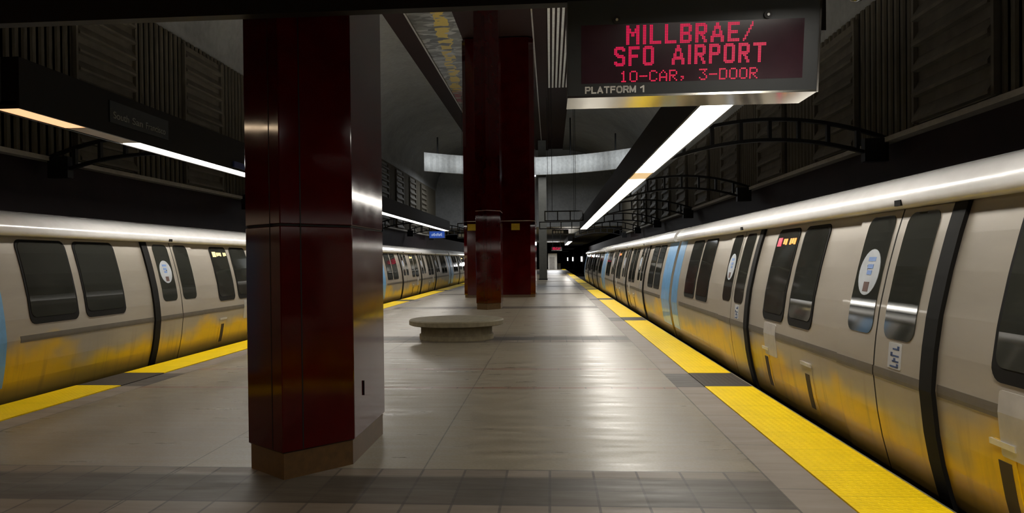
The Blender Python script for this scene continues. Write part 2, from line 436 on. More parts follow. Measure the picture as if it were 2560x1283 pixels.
# louvred acoustic panels on both walls
def louvre_panel(z0, z1, w=2.3, s=1):
    bm = bmesh.new()
    box(bm, -.03, 0, 0, w, 0, z1 - z0)                      # back
    box(bm, -.11, 0, 0, .07, 0, z1 - z0); box(bm, -.11, 0, w - .07, w, 0, z1 - z0)
    n = int((z1 - z0) / .36); st = (z1 - z0) / n
    for k in range(n):                                       # slats tilted outwards
        z = st * k
        vs_ = [(-.03, z + .02), (-.03, z + st * .66), (-.15, z + st * .18), (-.15, z + .02)]
        A = [bm.verts.new((x, .07, zz)) for x, zz in vs_]; B = [bm.verts.new((x, w - .07, zz)) for x, zz in vs_]
        for i in range(4): bm.faces.new((A[i], A[(i + 1) % 4], B[(i + 1) % 4], B[i]))
        bm.faces.new(A[::-1]); bm.faces.new(B)
    if s < 0:
        for v in bm.verts: v.co.x = -v.co.x
    return bm
ORD = ['nearest', 'second', 'third', 'fourth', 'fifth', 'sixth', 'seventh', 'eighth', 'ninth', 'tenth', 'eleventh', 'twelfth', 'thirteenth']
def nth(k): return 'nearest' if k == 0 else ORD[k] + ' nearest'
for s, xw, zt, yy0, side in ((1, WR - .037, 6.3, 10.6, 'right'), (-1, WL + .037, 7.6, 14.85, 'left')):
    proto = None
    ystart = yy0 - 4.64 * (1 if s > 0 else 1)
    for k in range(11):
        y = ystart + 4.64 * k
        if y + 2.3 > 63.5 or y < 8: continue
        if proto is None: proto = obj('louvre_panel', louvre_panel(3.8, zt, 2.3, s), M['louvre']); o = proto; idx = 0
        else: o = copy_tree(proto); idx += 1
        o.location = (xw, y, 3.8)
        tag(o, f'{nth(idx)} louvred acoustic panel high on the {side} wall above the track', 'acoustic panel', f'louvred panels on the {side} wall')

# ------------------------------------------------------------------ tactile strips and pads
pads = [(-.67 + 10 * k, .42 + 10 * k) for k in range(0, 13)]
def strip(name, x0, x1, ya, yb, mat, z=.012):
    bm = bmesh.new(); box(bm, 0, x1 - x0, 0, yb - ya, 0, z)
    o = obj(name, bm, mat); o.location = (x0, ya, 0); return o
WORDS = ['nearest', 'second', 'third', 'fourth', 'fifth', 'sixth', 'seventh', 'eighth', 'ninth', 'tenth', 'eleventh', 'twelfth', 'farthest']
for side, x0, x1 in (('right', 1.895, XR - .005), ('left', XL + .005, -5.655)):
    edges = [Y0 + .02] + [9.33 + 10 * k for k in range(12)] + [Y1 - .1]
    for k in range(13):
        ya = edges[k] if k == 0 else edges[k] + 1.09
        yb = edges[k + 1]
        o = strip('tactile_strip', x0, x1, ya, yb, M['tactile'])
        near = ['nearest, in the foreground', 'between first two dark pads', 'beyond the second dark pad'][k] if k < 3 else f'{WORDS[k]} along the platform'
        tag(o, f'yellow bumpy strip on the {side} platform edge, {near}', 'tactile strip', f'yellow warning strips on the {side} edge')
        if k < 12:
            o = strip('tactile_pad', x0, x1, edges[k + 1] + .005, edges[k + 1] + 1.085, M['pad'], .010)
            tag(o, f'dark grey tactile pad breaking the {side} yellow strip, {WORDS[k]} from the photographer', 'tactile pad', f'dark pads in the {side} strip')

# ------------------------------------------------------------------ columns
HEX = [(0, -.97), (.415, -.52), (.42, .52), (0, .97), (-.40, .52), (-.39, -.66)]
def column(loc, label, ztop, seam=1.88):
    root = empty('column', loc); tag(root, label, 'column', kind='thing')
    def ins(d): return [(x * (1 - d / .42), y * (1 - d / .97)) for x, y in HEX]
    bm = bmesh.new(); prism(bm, ins(.018), .0, .20); obj('plinth', bm, M['plinth'], root)
    bm = bmesh.new(); prism(bm, HEX, .20, seam - .008); bevel(bm, .006, 1); obj('lower_cladding', bm, M['column'], root)
    bm = bmesh.new(); prism(bm, ins(.012), .195, ztop - .004); obj('core', bm, M['rubber'], root)
    bm = bmesh.new(); prism(bm, HEX, seam + .008, ztop - .002); bevel(bm, .006, 1); obj('upper_cladding', bm, M['column'], root)
    # vertical joints in the cladding
    def joint(a, b, f):
        p = Vector((a[0] + (b[0] - a[0]) * f, a[1] + (b[1] - a[1]) * f, 0)); d = (Vector((b[0], b[1], 0)) - Vector((a[0], a[1], 0))).normalized()
        nrm = Vector((d.y, -d.x, 0))
        bm = bmesh.new(); q = [p - d * .005 - nrm * .01, p + d * .005 - nrm * .01, p + d * .005 + nrm * .0015, p - d * .005 + nrm * .0015]
        prism(bm, [(v.x, v.y) for v in q], .21, ztop - .02); obj('joint', bm, M['rubber'], root)
    joint(HEX[0], HEX[1], .27); joint(HEX[5], HEX[0], .72)
    return root
col1 = column((-1.97, 6.25, 0), 'glossy dark red hexagonal column nearest the camera, left of centre', 11.165)
bm = bmesh.new(); box(bm, .418, .426, -.25, -.235, .50, .62); obj('keyhole_slit', bm, M['rubber'], col1)
col2 = column((-2.05, 24.87, 0), 'slim dark red column standing just behind the round concrete bench', 11.165, 3.23)
bm = bmesh.new(); prism(bm, [(x * 1.006, y * 1.003) for x, y in HEX], 3.222, 3.242); obj('pale_band', bm, M['handle'], col2)  # thin pale band around the column at the cladding seam
# broad shaft behind
sh = empty('elevator_shaft', (-2.2, 33.3, 0))
tag(sh, 'broad dark red clad shaft behind the slim second column', 'shaft', kind='thing')
SHP = [(-1.38, -1.5), (1.35, -1.5), (1.55, -1.2), (1.55, 2.2), (-1.55, 2.2), (-1.55, -1.2)]
bm = bmesh.new(); prism(bm, SHP, .12, 11.165); obj('cladding', bm, M['column'], sh)
bm = bmesh.new(); prism(bm, [(x * .985, y * .985) for x, y in SHP], 0, .12); obj('plinth', bm, M['plinth'], sh)
bm = bmesh.new(); prism(bm, [(x * 1.004, y * 1.004) for x, y in SHP], 3.28, 3.31); obj('pale_band', bm, M['handle'], sh)
for x0, lab in ((-3.55, 'small yellow notice at left on the broad red shaft, beside the slim column'), (-1.66, 'small yellow notice on the broad red shaft, right of the slim column')):
    bm = bmesh.new(); y = 31.79; box(bm, x0, x0 + .36, y - .03, y, 2.9, 3.18); o = obj('notice_board', bm, M['yellow_sign'])
    tag(o, lab, 'notice', 'yellow notices on the red shaft')
bm = bmesh.new(); box(bm, -.9, -.27, 59.4, 60.2, .1, 11.165)
pl = obj('pillar', bm, M['grey_pillar']); tag(pl, 'plain grey pillar far along the platform, right of the red shaft', 'pillar', kind='thing')
bm = bmesh.new(); box(bm, -.93, -.24, 59.37, 60.23, 0, .1); obj('base', bm, M['black_metal'], pl)

# ------------------------------------------------------------------ round bench
bn = empty('bench', (-1.95, 15.2, 0)); tag(bn, 'round concrete bench with an overhanging disc seat between the red columns', 'bench')
bm = bmesh.new(); lathe(bm, [(.94, .29), (.975, .305), (.975, .385), (.955, .405), (.90, .41)], 64); obj('seat', bm, M['concrete_bench'], bn)
bm = bmesh.new(); lathe(bm, [(.76, .0), (.765, .02), (.765, .10), (.755, .11)], 64); obj('base_ring', bm, M['concrete_bench'], bn)
bm = bmesh.new(); lathe(bm, [(.735, .11), (.735, .30)], 64); obj('pedestal', bm, M['concrete_bench'], bn)

# ------------------------------------------------------------------ fluorescent troughs
def trough(name, xc, ya, yb, label, pattern, w=.34, zb=3.23, zt=3.74, group=None, rods=None):
    root = empty(name, (xc, ya, zb)); tag(root, label, 'light fixture', group)
    L = yb - ya; hw = w / 2
    bm = bmesh.new()
    box(bm, -hw - .03, -hw, 0, L, -.015, zt - zb); box(bm, hw, hw + .03, 0, L, -.015, zt - zb)
    box(bm, -hw, hw, 0, L, .02, .06); box(bm, -hw, hw, 0, .03, -.015, zt - zb); box(bm, -hw, hw, L - .03, L, -.015, zt - zb)
    obj('housing', bm, M['trough'], root)
    y = .04; k = 0
    pitch = 1.15
    while y < L - .1:
        key = pattern(ya + y)
        p = min(pitch, L - .04 - y)
        if key:
            bm = bmesh.new(); box(bm, -hw + .004, hw - .004, y + .016, y + p - .016, -.006, .019)
            obj('diffuser', bm, M[key], root)
        y += p; k += 1
    bm = bmesh.new(); box(bm, -hw + .05, hw - .05, .1, L - .1, zt - zb - .12, zt - zb - .1); obj('added_uplight', bm, M['added_uplight'], root)  # added glowing strip, out of view, that brightens vault and walls
    bm = bmesh.new(); box(bm, -hw, hw, .03, L - .03, zt - zb - .16, zt - zb - .13); obj('gear_tray', bm, M['trough'], root)
    if rods:
        for yy in (L * .15, L * .85):
            bm = bmesh.new(); cyl(bm, (hw + .015, yy, zt - zb - .05), (hw + .015, yy, rods - zb), .014); obj('hanger_rod', bm, M['black_metal'], root)
    return root
trR = trough('light_trough', 1.775, 7.2, 39.7, 'long dark trough light over the right platform edge, passing behind the hanging sign',
             lambda y: 'lens_dim' if 13.9 < y < 14.9 else 'lens', group='trough lights along the platform')
def pl_(y):
    if y < 8.35: return 'lens_amber'
    if y < 9.4: return 'lens_off'
    if 11.6 < y < 11.75: return None
    return 'lens'
trL = trough('light_trough', -5.57, 7.2, 39.7, 'long dark trough light over the left platform edge with station name lettering', pl_, w=.28, group='trough lights along the platform')
trough('light_trough', 1.775, 65.8, 82, 'short far trough light over the right platform edge near the tunnel', lambda y: 'lens', group='trough lights along the platform', rods=4.52)
trough('light_trough', -5.57, 65.8, 82, 'far trough light over the left platform edge beyond the blue sign', lambda y: 'lens', w=.28, group='trough lights along the platform', rods=4.52)
trough('light_trough', 1.775, -8.5, 4.2, 'trough light over the right platform edge on the near side of the hanging sign', lambda y: 'lens', group='trough lights along the platform', rods=10.9)
trough('light_trough', 1.775, 5.45, 6.95, 'short trough light section hidden behind the hanging departure sign', lambda y: 'lens', group='trough lights along the platform', rods=10.9)
trough('light_trough', -5.57, 5.45, 6.95, 'short trough light section over the left platform edge just outside the photo', lambda y: 'lens_warm', w=.28, group='trough lights along the platform', rods=11.15)
trough('light_trough', -5.57, -8.5, 4.2, 'trough light over the left platform edge nearest the viewer', lambda y: 'lens_warm', w=.28, group='trough lights along the platform', rods=11.15)

def text(name, body, size, mat, parent, loc, rot, extrude=.002, align='LEFT', width=None, offset=0.0):
    cu = bpy.data.curves.new(name, 'FONT'); cu.body = body; cu.size = size; cu.extrude = extrude; cu.align_x = align; cu.offset = offset
    tmp = bpy.data.objects.new(name, cu); C.objects.link(tmp)
    dg = bpy.context.evaluated_depsgraph_get(); me = bpy.data.meshes.new_from_object(tmp.evaluated_get(dg))
    bpy.data.objects.remove(tmp); bpy.data.curves.remove(cu)
    o = bpy.data.objects.new(name, me); me.materials.clear(); me.materials.append(mat); C.objects.link(o)
    o.parent = parent; o.location = loc; o.rotation_euler = rot; 
    if width:
        xs = [v.co.x for v in me.vertices]; a, b = min(xs), max(xs)
        for v in me.vertices: v.co.x = (v.co.x - a) * width / (b - a)
    return o

# station name on the left trough (plate part of the trough)
bm = bmesh.new(); box(bm, .17, .182, 1.55, 2.95, .13, .40); npn = obj('name_plate', bm, M['sign_case'], trL)
for wd_, yy, ww in (('South', 1.62, .34), ('San', 2.04, .24), ('Francisco', 2.36, .50)):
    text('lettering', wd_, .125, M['dim_print'], npn, (.184, yy, .19), (math.pi / 2, 0, math.pi / 2), width=ww)
bm = bmesh.new(); box(bm, .17, .20, 5.1, 5.9, .02, .12)
obj('blue_route_plate', bm, simple('blue plate', (.03, .05, .20), .5), trL)

# ------------------------------------------------------------------ arched lattice brackets between troughs and walls
def lattice_arch(L=4.19):
    """from x=0 (trough, z=0) to x=L (wall)"""
    root = empty('lattice_arch')
    def zt(u): return .02 + .40 * (1 - (2 * u - 1) ** 2)
    N = 24
    for nm, off in (('upper_chord', .20), ('lower_chord', -.18)):
        bm = bmesh.new(); sweep(bm, [(L * i / N, 0, zt(i / N) + off - .22) for i in range(N + 1)], .05, .03); obj(nm, bm, M['truss'], root)
    for k in range(1, 8):
        u = k / 8 + (.0)
        bm = bmesh.new(); box(bm, L * u - .03, L * u + .03, -.045, .045, zt(u) - .39, zt(u) - .03); obj('post', bm, M['truss'], root)
    bm = bmesh.new(); box(bm, L - .42, L, -.09, .09, -.42, .0); obj('wall_bracket', bm, M['truss'], root)
    bm = bmesh.new(); box(bm, .0, .05, -.06, .06, -.40, .02); obj('end_plate', bm, M['truss'], root)
    return root
archp = None
for k in range(6):
    y = 14.1 + 9.25 * k
    for s in (1, -1):
        if archp is None: archp = lattice_arch(); a = archp
        else: a = copy_tree(archp)
        if s > 0: a.location = (1.984, y, 3.76); a.rotation_euler = (0, 0, 0)
        else: a.location = (-5.752, y, 3.76); a.rotation_euler = (0, 0, math.pi)
        sd = 'right' if s > 0 else 'left'
        tag(a, f'{nth(k)} black arched lattice bracket spanning the {sd} track from trough to wall', 'lattice bracket', f'arched brackets over the {sd} track')
def ladder_truss(x0, x1, y, z0, z1, n, label):
    root = empty('ladder_truss', (x0, y, z0)); tag(root, label, 'truss', 'straight lattice frames across the platform')
    L = x1 - x0; h = z1 - z0
    for nm, z in (('upper_rail', h - .04), ('lower_rail', 0)):
        bm = bmesh.new(); box(bm, 0, L, -.05, .05, z, z + .05); obj(nm, bm, M['truss'], root)
    for k in range(n + 1):
        x = (L - .05) * k / n; bm = bmesh.new(); box(bm, x, x + .05, -.045, .045, .05, h - .04); obj('post', bm, M['truss'], root)
    for x in (L * .2, L * .8):
        bm = bmesh.new(); cyl(bm, (x, 0, h), (x, 0, 11.22 - z0), .012); obj('hanger_rod', bm, M['truss'], root)
ladder_truss(-.26, 1.57, 35.0, 3.42, 3.9, 3, 'black ladder-shaped frame right of the red shaft, nearer of two')
ladder_truss(-.64, 1.94, 44.0, 3.42, 3.86, 4, 'black ladder-shaped frame right of the red shaft, carrying the dark sign')
ladder_truss(-5.4, -3.75, 43.0, 3.36, 3.8, 3, 'black ladder-shaped frame left of the red shaft above the small red display')

# ------------------------------------------------------------------ transverse beam, hanging sign, dome camera
SY = 5.0                                     # front of the sign
bm = bmesh.new(); box(bm, -6.2, 2.25, 5.12, 5.22, 3.365, 4.5); bmv = obj('beam', bm, M['trough'])
struct(bmv)
k_ = SY / 5.4
def sx_(x): return x * k_
def sz_(z): return 1.6 + (z - 1.6) * k_
zb, zt = sz_(2.784), 3.30
xl, xr = sx_(.140), sx_(1.886); dep = .36; tilt = .10 * k_   # top leans towards the viewer
sg = empty('departure_sign', (0, SY, 0)); tag(sg, 'large hanging electronic departure sign with red lettering over the right of the platform', 'departure sign')
bm = bmesh.new()
hgt = zt - zb
def fy_(z): return -tilt * (z - zb) / hgt
q = [(0, zb), (dep, zb), (dep, zt), (fy_(zt), zt)]
A = [bm.verts.new((xl, y, z)) for y, z in q]; B = [bm.verts.new((xr, y, z)) for y, z in q]
for i in range(4): bm.faces.new((A[i], A[(i + 1) % 4], B[(i + 1) % 4], B[i]))
bm.faces.new(A[::-1]); bm.faces.new(B)
obj('case', bm, M['sign_case'], sg)
bm = bmesh.new(); box(bm, xl - .004, xr + .004, -.004, dep, zb - .014, zb); obj('polished_underside', bm, M['sign_steel'], sg)
bm = bmesh.new(); v = [bm.verts.new(p) for p in ((xr, -.004, zb - .014), (xr + .012, -.004, zb - .014), (xr + .012, fy_(zt) - .004, zt), (xr, fy_(zt) - .004, zt),
                                                 (xr, .012, zb - .014), (xr + .012, .012, zb - .014), (xr + .012, fy_(zt) + .012, zt), (xr, fy_(zt) + .012, zt))]
for f in ((3, 2, 1, 0), (4, 5, 6, 7), (0, 1, 5, 4), (1, 2, 6, 5), (2, 3, 7, 6), (3, 0, 4, 7)): bm.faces.new([v[i] for i in f])
obj('side_trim', bm, M['sign_steel'], sg)
# a frame that lies on the tilted face: u along x, v up the face
ang = math.atan2(tilt, hgt)
def facep(u, vv, off=0):
    """u = world x, vv = world z on the face, off = towards the viewer"""
    return Vector((u, fy_(vv) - off * math.cos(ang), vv - off * math.sin(ang)))
def faceplate(name, x0, x1, z0, z1, o0, o1, mat, parent):
    bm = bmesh.new(); v = [bm.verts.new(facep(x, z, o)) for o in (o0, o1) for x, z in ((x0, z0), (x1, z0), (x1, z1), (x0, z1))]
    for f in ((3, 2, 1, 0), (4, 5, 6, 7), (0, 1, 5, 4), (1, 2, 6, 5), (2, 3, 7, 6), (3, 0, 4, 7)): bm.faces.new([v[i] for i in f])
    return obj(name, bm, mat, parent)
dx0, dx1, dz0, dz1 = sx_(.236), sx_(1.785), sz_(2.868), sz_(3.268)
disp = faceplate('display_glass', dx0, dx1, dz0, dz1, -.004, .003, M['sign_glass'], sg)
G5 = {'0': '01110 10001 10001 10001 10001 10001 01110', '1': '00100 01100 00100 00100 00100 00100 01110',
      '3': '11111 00010 00100 00010 00001 10001 01110', '-': '00000 00000 00000 11111 00000 00000 00000',
      'C': '01110 10001 10000 10000 10000 10001 01110', 'A': '00100 01010 10001 10001 11111 10001 10001',
      'R': '11110 10001 10001 11110 10100 10010 10001', ',': '00000 00000 00000 00000 01100 00100 01000',
      'D': '11110 10001 10001 10001 10001 10001 11110', 'O': '01110 10001 10001 10001 10001 10001 01110', ' ': '00000 ' * 7}
G8 = {'M': '11000011 11000011 11100111 11100111 11111111 11011011 11011011 11000011 11000011 11000011 11000011 11000011',
      'I': '11 11 11 11 11 11 11 11 11 11 11 11',
      'L': '1100000 1100000 1100000 1100000 1100000 1100000 1100000 1100000 1100000 1100000 1111111 1111111',
      'B': '1111110 1111111 1100011 1100011 1100011 1111110 1111110 1100011 1100011 1100011 1111111 1111110',
      'R': '1111110 1111111 1100011 1100011 1100011 1111111 1111110 1101100 1100110 1100110 1100011 1100011',
      'A': '00011000 00011000 00111100 00111100 00100100 01100110 01100110 01111110 11111111 11000011 11000011 11000011',
      'E': '1111111 1111111 1100000 1100000 1100000 1111110 1111110 1100000 1100000 1100000 1111111 1111111',
      '/': '000001 000001 000011 000010 000110 000100 001100 001000 011000 010000 110000 100000',
      'S': '0111110 1111111 1100011 1100000 1110000 0111110 0011111 0000011 0000011 1100011 1111111 0111110',
      'F': '1111111 1111111 1100000 1100000 1100000 1111110 1111110 1100000 1100000 1100000 1100000 1100000',
      'O': '0111110 1111111 1100011 1100011 1100011 1100011 1100011 1100011 1100011 1100011 1111111 0111110',
      'P': '1111110 1111111 1100011 1100011 1100011 1111111 1111110 1100000 1100000 1100000 1100000 1100000',
      'T': '11111111 11111111 00011000 00011000 00011000 00011000 00011000 00011000 00011000 00011000 00011000 00011000',
      ' ': '0000000 ' * 12}
def led_line(s, font, x0, x1, zlo, zhi, mat, gap):
    rows = 12 if font is G8 else 7
    spans = []; n = 0
    for i, ch in enumerate(s):
        g = font[ch].split(); spans.append((n, g)); n += len(g[0]) + gap
    n -= gap; px = (x1 - x0) / n; pz = (zhi - zlo) / rows; h = .45
    for (c0, g), ch in zip(spans, s):
        if ch == ' ': continue
        bm = bmesh.new()
        for c in range(len(g[0])):
            for r in range(rows):
                if g[r][c] == '1':
                    u = x0 + (c0 + c + .5) * px; v = zhi - (r + .5) * pz
                    vs_ = [bm.verts.new(facep(u + a * px * h * .9, v + b * pz * h * .9, .0034)) for a, b in ((-1, -1), (1, -1), (1, 1), (-1, 1))]
                    vb_ = [bm.verts.new(facep(u + a * px * h, v + b * pz * h, .001)) for a, b in ((-1, -1), (1, -1), (1, 1), (-1, 1))]
                    bm.faces.new(vs_)
                    for i in range(4): bm.faces.new((vb_[i], vb_[(i + 1) % 4], vs_[(i + 1) % 4], vs_[i]))
        obj('led_character', bm, mat, disp)
def pxl(x): return sx_((x - 1372) / 1850 * 5.4 + .018)   # rough x on the face
# text extents measured on the display (world x and z at the sign plane)
def X_(p): return dx0 + (p - 1452) / (2004 - 1452) * (dx1 - dx0)
def Z_(p, x):
    top = 68 + (49 - 68) * (x - 1452) / 552; bot = 212 + (203 - 212) * (x - 1452) / 552
    return dz1 - (p - top) / (bot - top) * (dz1 - dz0)
led_line('MILLBRAE/', G8, X_(1565), X_(1880), Z_(112, 1700), Z_(63, 1700), M['red_led'], 2)
led_line('SFO AIRPORT', G8, X_(1535), X_(1913), Z_(166, 1700), Z_(116, 1700), M['red_led'], 2)
led_line('10-CAR, 3-DOOR', G5, X_(1549), X_(1894), Z_(207, 1700), Z_(178, 1700), M['red_led_small'], 1)
STROKES = {'P': [[(0, 0), (0, 1), (.62, 1), (.8, .87), (.8, .6), (.62, .46), (0, .46)]], 'L': [[(0, 1), (0, 0), (.72, 0)]],
           'A': [[(0, 0), (.44, 1), (.88, 0)], [(.16, .30), (.72, .30)]], 'T': [[(0, 1), (.84, 1)], [(.42, 1), (.42, 0)]],
           'F': [[(0, 0), (0, 1), (.74, 1)], [(0, .52), (.64, .52)]],
           'O': [[(.25, 0), (.06, .14), (0, .35), (0, .65), (.06, .86), (.25, 1), (.65, 1), (.84, .86), (.9, .65), (.9, .35), (.84, .14), (.65, 0), (.25, 0)]],
           'R': [[(0, 0), (0, 1), (.62, 1), (.8, .87), (.8, .62), (.62, .48), (0, .48)], [(.5, .48), (.8, 0)]],
           'M': [[(0, 0), (0, 1), (.48, .12), (.96, 1), (.96, 0)]], '1': [[(0, .74), (.3, 1), (.3, 0)]]}
def sign_word(word, xa, xb, za, zb_):
    """sans-serif capitals drawn as flat strokes lying on the sign face"""
    adv = []; x = 0
    for ch in word:
        w = max(p[0] for st in STROKES[ch] for p in st); adv.append(x); x += w + .40
    total = x - .40; h = zb_ - za; sc = (xb - xa) / total; bm = bmesh.new(); t = .105 * h
    for ch, x0 in zip(word, adv):
        for st in STROKES[ch]:
            pts = [Vector((xa + (x0 + p[0]) * sc, za + t + p[1] * (h - 2 * t))) for p in st]
            for a, b in zip(pts, pts[1:]):
                d = (b - a).normalized(); nn = Vector((-d.y, d.x)) * t; a = a - d * t * .8; b = b + d * t * .8
                q = [a - nn, b - nn, b + nn, a + nn]
                lo = [bm.verts.new(facep(p.x, p.y, -.001)) for p in q]; hi = [bm.verts.new(facep(p.x, p.y, .003)) for p in q]
                bm.faces.new(hi); bm.faces.new(lo[::-1])
                for k in range(4): bm.faces.new((lo[k], lo[(k + 1) % 4], hi[(k + 1) % 4], hi[k]))
    return obj('lettering', bm, M['white_print'], sg)
sign_word('PLATFORM', X_(1463), X_(1589), sz_(2.797), sz_(2.847))
sign_word('1', X_(1603), X_(1610), sz_(2.797), sz_(2.847))
for xp, lab in ((1541, 'a'), (1914, 'b')):
    bm = bmesh.new(); p = facep(X_(xp), dz1 + .028, 0); cyl(bm, p, p + Vector((0, -.016, -.003)), .026, 16); mt = obj('bolt_mount', bm, M['black_metal'], sg)
    bm = bmesh.new(); cyl(bm, p + Vector((0, -.016, -.003)), p + Vector((0, -.024, -.005)), .009, 12); obj('bolt', bm, M['bolt'], mt)
for x in (xl + .3, xr - .3):
    bm = bmesh.new(); box(bm, x - .05, x + .05, .10, .24, zt - .02, 3.37); obj('hanger', bm, M['black_metal'], sg)
# dome camera on the beam end
dc = empty('security_camera', (2.03, 5.06, 3.365)); tag(dc, 'small dark dome security camera under the beam, right of the hanging sign', 'security camera')
bm = bmesh.new(); lathe(bm, [(.07, -.03), (.075, -.02), (.075, 0)], 24); obj('housing', bm, M['trough'], dc)
bm = bmesh.new(); lathe(bm, [(.006, -.085), (.035, -.076), (.054, -.055), (.060, -.03)], 24); obj('dome', bm, M['black_glass'], dc, smooth=True)

# ------------------------------------------------------------------ distant signs and end of platform
def hang_sign(name, x0, x1, y, z0, z1, mat, ztop, label, cat='sign', d=.16, tie=0):
    root = empty(name, ((x0 + x1) / 2, y, z0)); tag(root, label, cat)
    w = (x1 - x0) / 2
    bm = bmesh.new(); box(bm, -w, w, 0, d, 0, z1 - z0); obj('case', bm, M['sign_case'], root)
    bm = bmesh.new(); box(bm, -w + .02, w - .02, -.006, 0, .02, z1 - z0 - .02); f = obj('face', bm, mat, root)
    for s in (-1, 1):
        bm = bmesh.new(); box(bm, s * w * .7 - .015, s * w * .7 + .015, .06, .10, z1 - z0, ztop - z0); obj('hanger_rod', bm, M['black_metal'], root)
        if tie: bm = bmesh.new(); box(bm, s * w * .7 - .015, s * w * .7 + .015, .10, tie, ztop - z0 - .04, ztop - z0); obj('hanger_rod', bm, M['black_metal'], root)
    return root, f
kq = 41.6 / 38
r_, f_ = hang_sign('station_sign', -6.25 * kq, -5.42 * kq, 41.54, 1.6 + 1.18 * kq, 1.6 + 1.56 * kq, M['blue_sign'], 3.62, 'blue lit station sign with white lettering hanging far down the left track', tie=.262)
text('lettering', 'San Bruno', .2, emit('white lit print', (.7, .8, 1), .9), f_, (-.36, -.008, .12), (math.pi / 2, 0, 0), .001) if False else None
bm = bmesh.new()
for k in range(9): box(bm, -.30 + .068 * k, -.30 + .068 * k + .04, -.009, -.006, .13 + .02 * (k % 2), .24 + .03 * ((k * 7) % 3))
obj('lettering', bm, emit('white lit print', (.6, .72, 1), .55), f_)
r_, f_ = hang_sign('direction_sign', -5.40, -4.72, 42.92, 2.92, 3.26, M['sign_case'], 3.36, 'dark sign with grey squares beside the blue sign, left of the red shaft')
for k in range(3):
    bm = bmesh.new(); box(bm, -.27 + .19 * k, -.12 + .19 * k, -.010, -.006, .08, .26); obj('pictogram', bm, M['white_print'], f_)
r_, f_ = hang_sign('direction_sign', .12, 1.08, 43.9, 3.10, 3.39, M['sign_case'], 3.42, 'dark sign with grey squares hanging under the black frame right of the red shaft')
for k in range(4):
    bm = bmesh.new(); box(bm, -.42 + .16 * k, -.30 + .16 * k, -.010, -.006, .06, .22); obj('pictogram', bm, M['white_print'], f_)
def mini_led(x0, x1, y, z0, z1, ztop, label):
    root, f = hang_sign('departure_sign', x0, x1, y, z0, z1, M['sign_glass'], ztop, label, 'departure sign', .3)
    w = (x1 - x0) / 2; h = z1 - z0; rr = random.Random(3)
    bm = bmesh.new()
    for row in range(3):
        for k in range(11):
            if rr.random() < .85: box(bm, -w * .75 + w * 1.5 * k / 11, -w * .75 + w * 1.5 * k / 11 + w * .09, -.010, -.006, h * (.18 + .26 * row), h * (.36 + .26 * row))
    obj('led_lettering', bm, M['red_led_small'], f)
    bm = bmesh.new(); box(bm, -w, w, 0, .3, -.03, 0); obj('polished_underside', bm, M['sign_steel'], root)
mini_led(-4.66, -3.76, 42.92, 2.66, 3.12, 3.36, 'small red display far off, left of the red shaft')
mini_led(.08, 1.04, 65.9, 2.44, 2.75, 4.5, 'tiny red display far off near the end of the platform')
# platform-end booth
bt = empty('booth', (-.39, 125, 0)); tag(bt, 'small white booth at the far end of the platform', 'booth')
bm = bmesh.new(); box(bm, 0, 1.5, 0, 2.5, 0, 2.7); obj('wall', bm, M['booth'], bt)
bm = bmesh.new(); box(bm, .25, 1.1, -.05, 0, 0.02, 2.1); obj('door', bm, M['grey_panel'], bt)
bm = bmesh.new(); box(bm, 1.2, 1.75, 128.5, 129.2, 0, 1.0)
bevel(bm, .03); tag(obj('equipment_box', bm, M['booth']), 'low white box just right of the far booth', 'box')
area('added_booth_light', (.5, 121.5, 4.3), (math.radians(-25), 0, 0), 2, 1, 420)  # added lamp with no fixture, brightening the booth
for k, (y, x) in enumerate(((147, 6.3), (205, 6.3), (266, 6.3))):
    bm = bmesh.new(); box(bm, x - .3, x + .0, y, y + .3, 1.2, 2.2 + .1 * k); o = obj('tunnel_lamp', bm, M['tunnel_lamp'])
    tag(o, ['small white tunnel lamp nearest the right train', 'small white tunnel lamp, middle of three', 'small white tunnel lamp nearest the platform end'][k], 'lamp', 'tunnel wall lamps')

# ------------------------------------------------------------------ train cars
# car space: x = outwards to the platform (0 at belt), y along the car (0..CL), z world height
CL = 20.2
DOORS = [5.43, 10.10, 14.77]
OFF = [(-1.05, .40), (-.55, .30), (-.25, .19), (0, .115), (.2, .065), (.4, .03), (.7, 0), (.95, .02), (1.2, .055), (1.5, .12), (1.75, .185), (1.95, .245), (2.02, .27)]
def off(z):
    if z <= OFF[0][0]: return OFF[0][1]
    for (z0, o0), (z1, o1) in zip(OFF, OFF[1:]):
        if z <= z1: return o0 + (o1 - o0) * (z - z0) / (z1 - z0)
    return OFF[-1][1]
def surf(y, z, o=0.0): return Vector((-off(z) + o, y, z))
def patch(bm, y0, y1, z0, z1, o_out, o_in, r=.0, n=14, hole=None):
    """plate that follows the car side; rounded corners of radius r"""
    zs = sorted(set([z0 + (z1 - z0) * i / n for i in range(n + 1)] + ([z0 + r * (1 - math.cos(a * math.pi / 10)) for a in range(6)] + [z1 - r * (1 - math.cos(a * math.pi / 10)) for a in range(6)] if r else [])))
    def inset(z):
        if not r: return 0
        d = min(z - z0, z1 - z)
        return 0 if d >= r else r - math.sqrt(max(0, r * r - (r - d) ** 2))
    L = []
    for z in zs:
        i = inset(z); L.append([bm.verts.new(surf(y, z, o)) for y, o in ((y0 + i, o_in), (y0 + i, o_out), (y1 - i, o_out), (y1 - i, o_in))])
    for a, b in zip(L, L[1:]):
        for k in range(3): bm.faces.new((a[k], a[k + 1], b[k + 1], b[k]))
        bm.faces.new((a[3], a[0], b[0], b[3]))
    bm.faces.new(L[0][::-1]); bm.faces.new(L[-1])
